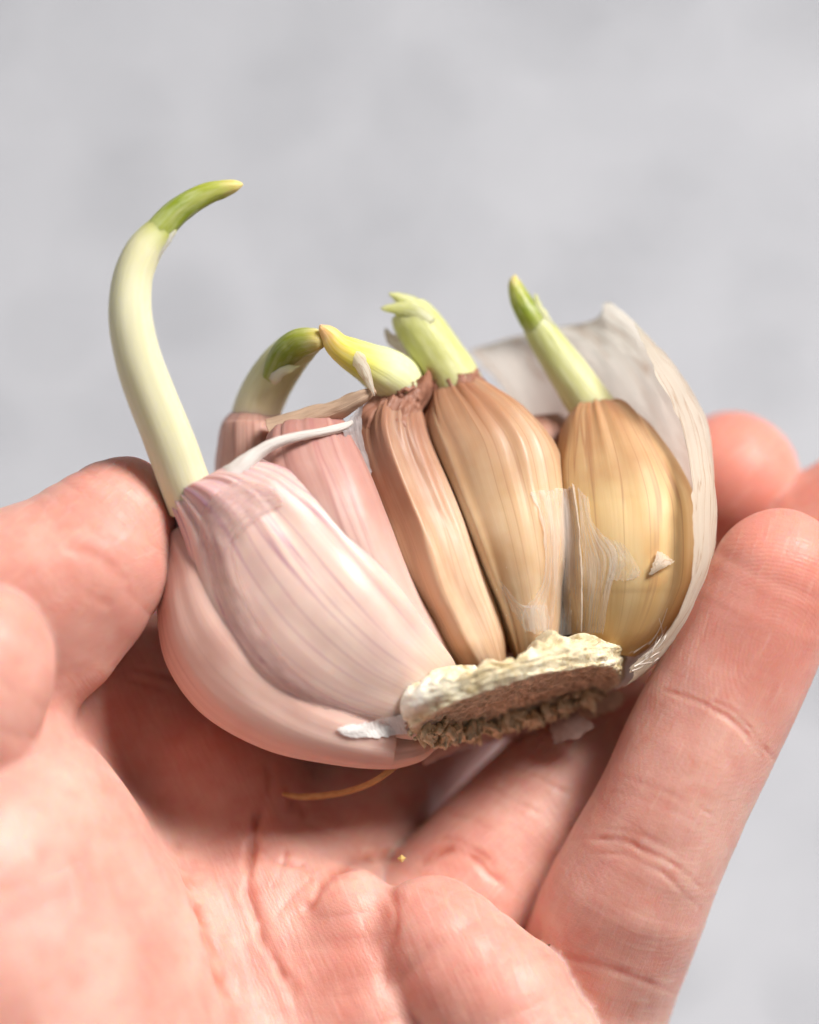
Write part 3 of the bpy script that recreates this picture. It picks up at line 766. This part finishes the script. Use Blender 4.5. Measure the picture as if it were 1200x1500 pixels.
# collars of dry skin gathered round the sprout bases
def collar(keys, mat, parent, wr, nt=60, nu=110, wf=(5, 3.0)):
    V, g, T, C = tube(keys, nt=nt, nu=nu, wr=0)
    SEED[0] += 1; sd = SEED[0] * 2.9
    th = np.linspace(0, 2 * np.pi, nu, endpoint=False); t = np.linspace(0, 1, nt)
    ctr = C[:, None, :3]
    d = V - ctr; rr = np.linalg.norm(d, axis=2, keepdims=True)
    ndl = 1 - np.abs(fbm(np.cos(th)[None] * wf[0] + sd, np.sin(th)[None] * wf[0], t[:, None] * wf[1] + sd, 3))
    ndl2 = fbm(np.cos(th)[None] * 2 + sd, np.sin(th)[None] * 2, t[:, None] * 7 + sd, 3)
    V = ctr + d * (1 + wr * (ndl - .6) + wr * .3 * ndl2)[..., None]
    rag = .22 * fbm(np.cos(th) * 4 + sd, np.sin(th) * 4, 1.0, 3)
    V[-1] += T[-1] * rag[:, None]; V[-2] += T[-1] * rag[:, None] * .6
    return child('neck_skin', V.reshape(-1, 3), grid_faces(nt, nu, True), mat, parent=parent, attrs={'guv': g.reshape(-1, 3)})
collar([(566, 646, -2.4, 3.6), (570, 626, -2.4, 3.7), (577, 608, -2.6, 3.1), (584, 592, -3, 2.75), (589, 577, -3.2, 2.8), (590, 564, -3.2, 2.98), (586, 552, -2.8, 2.92)], RUST, c3, .20, wf=(2.4, 2.2))
collar([(688, 628, -4.6, 3.6), (680, 608, -4.6, 3.9), (673, 591, -5, 3.4), (668, 576, -5.2, 3.1), (664, 564, -5.2, 3.15), (661, 553, -5.2, 3.08)], RUST, c4, .19, wf=(2.4, 2.2))
collar([(882, 642, -5.9, 3.2), (879, 625, -5.9, 3.4), (876, 613, -6, 2.95), (872, 602, -6.1, 2.75)], mat_paper('tan_garlic_paper', (.50, .28, .16), (.3, .13, .07), trans=.25, veins=.4), c5, .15, wf=(2.4, 2.2))
# ---- sheets
def sheet(name, rows, mat, parent=BULB, nt=80, nu=60, wr=.12, wf=(1.2, 1.2), edge=0.0, label=None, thick=0):
    SEED[0] += 1; sd = SEED[0] * 5.1
    G = np.array([[at(*c) for c in r] for r in rows])            # rows x cols x 3
    a, b = G.shape[:2]
    t = np.linspace(0, 1, nt); u = np.linspace(0, 1, nu)
    X = np.stack([spline(G[:, j], t) for j in range(b)], 1)       # nt x b x 3
    V = np.stack([spline(X[i], u) for i in range(nt)], 0)
    du = np.gradient(V, axis=1); dv = np.gradient(V, axis=0)
    Nn = np.cross(du, dv); Nn /= np.maximum(np.linalg.norm(Nn, axis=2, keepdims=True), 1e-9)
    Nn *= np.where(Nn[..., 2:3] < 0, -1, 1) if False else 1
    wv = wr * fbm(V[..., 0] * wf[0] + sd, V[..., 1] * wf[1], V[..., 2] * .4, 3)
    V = V + Nn * wv[..., None]
    if edge:
        ed = edge * fbm(t * 14 + sd, 0, 0, 3); ed2 = edge * fbm(u * 12 + sd, 3, 0, 3)
        V[:, -1] += du[:, -1] / np.linalg.norm(du[:, -1], axis=1)[:, None] * ed[:, None]
        V[:, 0] += du[:, 0] / np.linalg.norm(du[:, 0], axis=1)[:, None] * ed[::-1][:, None]
        V[-1] += dv[-1] / np.linalg.norm(dv[-1], axis=1)[:, None] * ed2[:, None]
        V[0] += dv[0] / np.linalg.norm(dv[0], axis=1)[:, None] * ed2[::-1][:, None]
    gl = np.zeros((nt, nu, 3)); wl = np.linalg.norm(G[a // 2, -1] - G[a // 2, 0]); 
    gl[..., 0] = u[None] * max(wl, 2) * 1.3; gl[..., 1] = t[:, None] * 2; gl[..., 2] = sd
    o = child(name, V.reshape(-1, 3), grid_faces(nt, nu, False), mat, parent=parent, attrs={'guv': gl.reshape(-1, 3)}, label=label)
    if thick:
        m = o.modifiers.new('thickness', 'SOLIDIFY'); m.thickness = thick * .001; m.offset = 0
    return o

WRAP = sheet('papery_skin', [
    [(820, 985, -8), (880, 1000, -7), (908, 1008, -3), (922, 1000, 2), (926, 985, 5), (924, 975, 6)],
    [(800, 930, -11), (900, 965, -12), (965, 962, -6), (985, 945, 1), (985, 930, 5), (978, 925, 6)],
    [(790, 850, -13), (920, 880, -15), (1008, 890, -8), (1028, 872, 0), (1028, 850, 5), (1014, 838, 7)],
    [(780, 750, -14), (920, 780, -17), (1032, 800, -9), (1047, 790, -1), (1042, 770, 5), (1016, 752, 6.5)],
    [(765, 660, -14), (900, 670, -17), (1024, 710, -9), (1046, 705, -2), (1041, 690, 3.5), (1012, 700, 5)],
    [(745, 590, -14), (870, 590, -16), (990, 630, -9), (1035, 628, -3), (1032, 625, 1), (1004, 650, 3)],
    [(715, 545, -14), (835, 530, -15), (950, 550, -9), (1005, 566, -4), (1010, 575, 0), (985, 590, 2)],
    [(698, 522, -14), (805, 498, -14), (908, 495, -9), (962, 508, -5), (970, 520, -1), (955, 530, 1)],
    [(690, 512, -14), (780, 487, -13), (868, 468, -10), (890, 440, -7), (925, 468, -4), (938, 490, -1)],
], WHITE, nt=150, nu=130, wr=.16, wf=(.35, .22), edge=.35, label='white papery outer skin standing up on the right of the bulb')

# skin bridging the pink cloves at the top
mk_tube('skin_rim', [(312, 722, 5.5, 1.0), (335, 702, 8.4, 1.2), (352, 688, 8.8, 1.0), (376, 664, 8.4, .75), (405, 648, 8, .6), (440, 638, 7.2, .5), (480, 631, 5.6, .42), (504, 625, 4.5, .38), (516, 618, 3.8, .2)], mat_paper('white_rim_paper', (.90, .85, .80), (.7, .55, .48), trans=.3, veins=.1), BULB, nt=90, nu=22, wr=.22, wf=(1.5, 5), label='white torn rim of skin above the pink cloves')
mk_tube('dry_neck', [(405, 640, 1, 2.0), (430, 626, 1.5, 1.5), (465, 610, 2, 1.05), (500, 597, 2.5, .95), (528, 582, 3, .8), (550, 571, 3.2, .35)], BUFF, BULB, nt=70, nu=30, wr=.25, wf=(1.6, 3), label='dry buff strand of old neck skin')
sheet('clear_film', [[(500, 628, 5), (515, 610, 4), (532, 588, 3)], [(508, 645, 4.5), (518, 632, 3.5), (530, 612, 2)], [(520, 668, 4.2), (528, 662, 3.2), (533, 650, 1.5)], [(540, 700, 4.0), (543, 697, 3.4), (545, 690, 2.5)]], GREY, nt=40, nu=24, wr=.1, edge=.07)

# ---- root plate
def build_plate():
    cen = at(762, 1030, 3)
    Rv = at(914, 986, 0) - cen; Nv = at(754, 998, 11) - cen
    axis = np.array([-.2, .95, -.25]); axis /= np.linalg.norm(axis)
    prof = [(0.02, 1.2, 1), (.3, 1.15, 1), (.6, 1.0, 1), (.8, .7, 1), (.90, .4, 1), (.95, .15, .7), (.99, 0, .15), (1.03, .25, 0), (1.07, 1.0, 0), (1.09, 1.8, 0), (1.08, 2.5, 0), (1.04, 3.1, 0), (.98, 3.6, 0), (.85, 3.9, 0), (.6, 4.0, 0)]
    nt, nu = 110, 260
    pr = spline(np.array(prof), np.linspace(0, 1, nt))
    ph = np.linspace(0, 2 * np.pi, nu, endpoint=False)
    r, h, br = pr[:, 0:1], pr[:, 1:2], np.clip(pr[:, 2:3], 0, 1)
    c, s = np.cos(ph)[None], np.sin(ph)[None]
    wob = 1 + .05 * fbm(c * 1.6 + 3, s * 1.6, 0, 2)
    P = cen + (r * wob * c)[..., None] * Rv + (r * wob * s)[..., None] * Nv
    lift = h * (1 + (.22 * fbm(c * 2, s * 2, 5.0, 2) + .28 * fbm(c * 9, s * 9, 2.0, 3)) * smooth(1.2, 3, h))
    # the left end of the plate bulges into an oval scar where a clove broke off
    sc = np.exp(-((np.angle(np.exp(1j * (ph - 2.55)))) / .38) ** 2)[None] * smooth(1.0, 1.1, r) * smooth(.4, 1.2, h) * smooth(5.4, 4.2, h)
    P = P + lift[..., None] * axis
    outw = (c[..., None] * Rv + s[..., None] * Nv); outw = outw / np.linalg.norm(outw, axis=2, keepdims=True)
    P = P + outw * (sc * .9)[..., None]
    fib = fbm(c * 9, s * 9, h * 2.6, 3) * .22 + fbm(c * 22, s * 22, h * 5.0, 2) * .12 + .35 * fbm(c * 5, s * 5, h * .8 + 4, 2)
    flat = fbm(P[..., 0] * 1.6, P[..., 1] * 1.6, P[..., 2] * 1.6, 3) * .32
    P = P + outw * (fib * (1 - br) * (1 - .7 * sc))[..., None] - axis * (flat * br)[..., None]
    brn = np.broadcast_to(br, P.shape[:2]) * 1.0
    V = P.reshape(-1, 3)
    return child('root_plate', V, grid_faces(nt, nu, True), mat_plate(), attrs={'brown': brn.ravel(), 'scar': np.clip(sc * 1.2, 0, 1).ravel()}, label='cream fibrous root plate with brown hollow underside'), cen, Rv, Nv, axis
plate, PC, PR, PN, PA = build_plate()

# films stuck to cloves 4 and 5: draped on the surface
def drape(outline_rows, name, mat, lift=.25, over=None, **kw):
    over = over or (c4, c5, c3)
    bpy.context.view_layer.update()
    bvhs = []
    org = np.array(BULB.location)
    for c in over:
        co = np.empty(len(c.data.vertices) * 3, np.float32); c.data.vertices.foreach_get('co', co)
        wv = co.reshape(-1, 3) + org
        bvhs.append(BVHTree.FromPolygons([Vector(v) for v in wv], [tuple(p.vertices) for p in c.data.polygons]))
    eye = Vector(W([0, 0, DIST]))
    def zat(px, py):
        tgt = Vector(W(at(px, py, 0))); d = (tgt - eye).normalized(); best = None
        for b in bvhs:
            h = b.ray_cast(eye, d)
            if h[0] is not None and (best is None or h[3] < best): best = h[3]
        if best is None: return None
        p = np.array(eye + d * best) - ORIG
        return float(p @ AZ) * 1000
    rows = []
    for r in outline_rows:
        rr = []
        for c in r:
            if len(c) > 2 and c[2] == 'm':
                rr.append((c[0], c[1], None)); continue
            z = zat(c[0], c[1]) if len(c) < 3 or c[2] is None else c[2]
            if len(c) > 3 and c[2] is None: z = (z if z is not None else 0) + c[3]
            rr.append((c[0], c[1], (z if z is not None else 1.0) + lift))
        kn = [k for k, q in enumerate(rr) if q[2] is not None]
        rr = [q if q[2] is not None else (q[0], q[1], float(np.interp(k, kn, [rr[m][2] for m in kn])) - .5) for k, q in enumerate(rr)]
        rows.append(rr)
    return sheet(name, rows, mat, **kw)
def lerp_rows(left, right, n):
    return [[tuple(np.array(l) + (np.array(r) - np.array(l)) * k / (n - 1)) for k in range(n)] for l, r in zip(left, right)]
# left film: strip along the right flank of clove 4 and across the gap
drape([[(776, 724), (790, 719), (802, 717), (815, 716, 'm'), (830, 715, 'm'), (840, 711)],
       [(788, 745), (797, 742), (806, 740), (818, 740, 'm'), (834, 740, 'm'), (846, 740)],
       [(797, 790), (803, 790), (810, 790), (822, 790, 'm'), (838, 790, 'm'), (850, 790)],
       [(796, 850), (803, 850), (810, 850), (822, 850, 'm'), (840, 850, 'm'), (853, 850)],
       [(768, 895), (786, 893), (806, 890), (822, 890, 'm'), (840, 890, 'm'), (854, 890)],
       [(768, 925), (786, 928), (806, 930), (822, 930, 'm'), (838, 930, 'm'), (854, 926)]], 'clear_film', FILM, lift=.22, nt=60, nu=50, wr=.07, wf=(1.4, .5), edge=.12, label='clear film bridging the gap between the tan and amber cloves')
drape(lerp_rows([(732, 848), (740, 872), (752, 896), (768, 922)], [(742, 862), (770, 890), (800, 888), (806, 925)], 4), 'clear_film', FILM, lift=.15, nt=30, nu=30, wr=.04, edge=.12)
drape(lerp_rows([(846, 714), (850, 745), (853, 790), (855, 840), (855, 890), (853, 926)], [(862, 730), (868, 765), (884, 784), (906, 812), (894, 868), (884, 928)], 5), 'clear_film', FILM, lift=.16, nt=60, nu=40, wr=.05, wf=(1.4, .5), edge=.12)
drape(lerp_rows([(886, 786), (895, 815), (892, 850)], [(915, 798), (938, 835), (928, 850)], 4), 'clear_film', mat_paper('thin_film', (.86, .80, .7), (.7, .6, .5), trans=.3, veins=.1, alpha=.3, rough=.25), lift=.12, nt=30, nu=30, wr=.03, edge=.15)
drape([[(964, 806), (975, 813), (989, 823)], [(958, 824, None, .3), (967, 828, None, .3), (978, 829, None, .2)], [(951, 842), (957, 841), (964, 836)]], 'skin_flake', WHITE, lift=.45, nt=16, nu=16, wr=.05, edge=.1, label='tiny white flake stuck on the amber clove')
VEIL = mat_paper('mauve_veined_paper', (.78, .58, .52), (.44, .20, .27), trans=.25, veins=.5, alpha=.42, rough=.45, vscale=(1.1, 3.0, 1))
outer = [(575, 1066), (500, 1050), (430, 1018), (370, 965), (325, 895), (300, 825), (292, 768), (312, 728), (352, 705), (404, 716)]
tear = [(560, 1050), (500, 1028), (440, 988), (394, 936), (362, 876), (345, 822), (346, 790), (366, 768), (396, 748), (416, 738)]
drape([[tuple(np.array(a) + (np.array(b) - np.array(a)) * k) for k in (0, .33, .66, .9)] + [(b[0], b[1], None, .3)] for a, b in zip(outer, tear)],
      'outer_skin', VEIL, lift=.2, over=(c1,), nt=170, nu=26, wr=.10, wf=(.8, .8), edge=.12, label='veined mauve outer skin torn open over the largest clove')
# dust of torn skin on the cloves
def surf_z(px, py, objs):
    eye = Vector(W([0, 0, DIST])); d = (Vector(W(at(px, py, 0))) - eye).normalized(); best = None
    org = BULB.location
    for o in objs:
        if o.name not in BVH_CACHE:
            co = np.empty(len(o.data.vertices) * 3, np.float32); o.data.vertices.foreach_get('co', co)
            BVH_CACHE[o.name] = BVHTree.FromPolygons([Vector(v) + org for v in co.reshape(-1, 3)], [tuple(p.vertices) for p in o.data.polygons])
        h = BVH_CACHE[o.name].ray_cast(eye, d)
        if h[0] is not None and (best is None or h[3] < best[1]): best = (h[0], h[3], h[1])
    if best is None: return None
    p = (np.array(best[0]) - ORIG) * 1000; n = np.array(best[2])
    return np.array([p @ AX, p @ AY, p @ AZ]), np.array([n @ AX, n @ AY, n @ AZ])
BVH_CACHE = {}
dv, df = [], []
for k in range(150):
    zone = rng.random()
    if zone < .45: px, py = rng.normal(775, 28), rng.normal(830, 55)
    elif zone < .8: px, py = rng.normal(905, 50), rng.normal(850, 60)
    else: px, py = rng.normal(690, 60), rng.normal(880, 50)
    h = surf_z(px, py, (c3, c4, c5))
    if h is None: continue
    p, n = h; a = np.cross(n, rng.standard_normal(3)); a /= np.linalg.norm(a); b = np.cross(n, a)
    r = rng.uniform(.08, .22) * (2.0 if rng.random() < .12 else 1); m = rng.integers(4, 7); i0 = len(dv)
    c = p + n * .05
    dv.append(c + n * r * .5)
    for q in range(m):
        th = 2 * math.pi * q / m; rr = r * rng.uniform(.5, 1.5)
        dv.append(c + rr * (math.cos(th) * a * 1.6 + math.sin(th) * b) + n * rng.uniform(-.02, .05))
    for q in range(m): df.append((i0, i0 + 1 + q, i0 + 1 + (q + 1) % m))
child('skin_dust', np.array(dv), df, mat_plain('skin_dust', (.86, .80, .70), (.95, .92, .86), 900), label='white specks of torn skin on the tan cloves', kind='stuff')
# wispy fibres where the outer skin meets the root plate
fv, ff, nb = [], [], 0
edge_path = spline(np.array([(905, 985), (935, 978), (962, 958), (985, 930), (1002, 895)], float), np.linspace(0, 1, 60))
for k in range(34):
    i0 = int(rng.integers(0, 36)); ln = int(rng.integers(8, 22)); off = rng.normal(0, 9, 2); dr = rng.normal(0, 9, 2)
    ks = []
    for q in (0, .33, .66, 1):
        x, y = edge_path[min(59, int(i0 + q * ln))] + off + dr * q * q - np.array([6, 4])
        h = surf_z(x, y, (c5, WRAP))
        if h is None: break
        ks.append((x, y, h[0][2] + .10, .07 * (1 - .8 * q)))
    if len(ks) < 4: continue
    V_, g_, _, _ = tube(ks, nt=12, nu=5, wr=.2)
    fv.append(V_.reshape(-1, 3)); ff.append(grid_faces(12, 5, True) + nb); nb += 60
child('skin_fibres', np.concatenate(fv), np.concatenate(ff), mat_plain('skin_fibre', (.78, .70, .62), (.92, .88, .82), 900), label='pale wispy fibres between the amber clove and the outer skin', kind='stuff')
# standing edge of the film
drape([[(838, 708, None, .7), (841, 710, None, 0)], [(846, 760, None, 1.0), (848, 760, None, 0)], [(851, 830, None, 1.1), (853, 830, None, 0)], [(852, 890, None, .9), (854, 890, None, 0)], [(851, 925, None, .6), (853, 926, None, 0)]], 'film_edge', WHITE, lift=0, nt=50, nu=6, wr=.05)
# white torn skin over the lower clove, flakes under the plate
drape([[(494, 1066), (525, 1061), (560, 1053), (592, 1044)], [(498, 1072), (530, 1070), (562, 1065), (594, 1058)], [(508, 1078), (540, 1081), (568, 1079), (596, 1074)]], 'skin_flake', mat_paper('bright_white_paper', (.93, .91, .88), (.8, .7, .62), trans=.2, veins=.1), lift=.25, over=(c0, c1), nt=24, nu=40, wr=.05, edge=.2, label='bright white torn flake at the lower left of the root plate')
sheet('skin_flake', [[(800, 1042, -6), (818, 1038, -5.5), (836, 1034, -5.5)], [(806, 1062, -5), (832, 1058, -4.5), (856, 1052, -4.5)], [(812, 1088, -4.5), (842, 1082, -4), (871, 1066, -4)]], mat_paper('brownish_paper', (.46, .30, .25), (.3, .17, .14), trans=.3, veins=.3), nt=24, nu=24, wr=.12, edge=.2, label='small loose flake of skin under the root plate')
sheet('skin_flake', [[(826, 1034, -7), (866, 1022, -7), (905, 1010, -6)], [(842, 1046, -6.5), (880, 1034, -6.3), (912, 1022, -6)], [(864, 1054, -6), (890, 1044, -6), (912, 1034, -6)]], BUFF, nt=24, nu=24, wr=.12, edge=.2)
sheet('lower_skin', [[(600, 1095, -4), (680, 1072, -6), (760, 1055, -8), (850, 1025, -9), (905, 1000, -8)], [(620, 1120, -5), (690, 1092, -9), (760, 1078, -11), (830, 1052, -12), (890, 1018, -11)], [(620, 1118, -8), (680, 1095, -12), (750, 1078, -14), (820, 1050, -15), (880, 1010, -15)]],
      mat_paper('brown_pink_paper', (.66, .44, .36), (.36, .2, .15), trans=.25, veins=.5), nt=40, nu=70, wr=.2)

def blobs(name, items, mat, label, parent):
    base_v = []; base_f = []
    nth, nph = 5, 7
    for i in range(nth + 1):
        for j in range(nph):
            a = math.pi * i / nth; b = 2 * math.pi * j / nph
            base_v.append((math.sin(a) * math.cos(b), math.sin(a) * math.sin(b), math.cos(a)))
    base_v = np.array(base_v); bf = grid_faces(nth + 1, nph, True)
    VV, FF = [], []
    for k, (c, r, d, st) in enumerate(items):
        d = d / np.linalg.norm(d); x = np.cross(d, [.3, .2, .9]); x /= np.linalg.norm(x); y = np.cross(d, x)
        jit = 1 + .28 * rng.standard_normal(len(base_v))[:, None]
        v = base_v * jit
        VV.append(c + r * (v[:, 0:1] * x + v[:, 1:2] * y + st * v[:, 2:3] * d)); FF.append(bf + k * len(base_v))
    return child(name, np.concatenate(VV), np.concatenate(FF), mat, parent=parent, label=label, kind='stuff')
items = []
for k in range(190):
    ph = rng.uniform(math.pi * .98, math.pi * 1.78); r = rng.uniform(.70, 1.06)
    c = PC + r * math.cos(ph) * PR + r * math.sin(ph) * PN - PA * rng.uniform(-.5, .5)
    items.append((c, rng.uniform(.2, .55), -PA + .9 * rng.standard_normal(3), rng.uniform(1.0, 2.6)))
blobs('root_nubs', items, mat_plain('root_nub', (.66, .50, .28), (.90, .80, .56), 1500), 'cluster of dry brown root stubs', plate)
mk_tube('root_thread', [(592, 1112, 0, .35), (570, 1130, 1.0, .33), (545, 1146, .5, .32), (510, 1159, -1, .34), (470, 1166, -2, .36), (438, 1167, -2.6, .34), (414, 1163, -3, .2)], mat_plain('root_thread', (.44, .22, .08), (.56, .33, .14), 800), BULB, nt=60, nu=12, wr=.1, label='curled orange root thread under the bulb')
# crumb on the palm
cr = new_mesh_obj('garlic_crumb', *(lambda b: (b[0], b[1]))((np.array([at(588, 1258, 1.5) + np.array(d) for d in ((-.45, 0, 0), (.5, .1, 0), (0, .45, .1), (.1, -.4, .1), (0, 0, .5), (0, .1, -.4))]), [(0, 3, 4), (3, 1, 4), (1, 2, 4), (2, 0, 4), (3, 0, 5), (1, 3, 5), (2, 1, 5), (0, 2, 5)])), mat_plain('crumb', (.5, .33, .1), (.7, .5, .2)), base=W(at(588, 1258, 1.5)), smooth_shade=False)
tag(cr, 'tiny yellow brown crumb lying in the palm fold below the root plate', 'crumb')
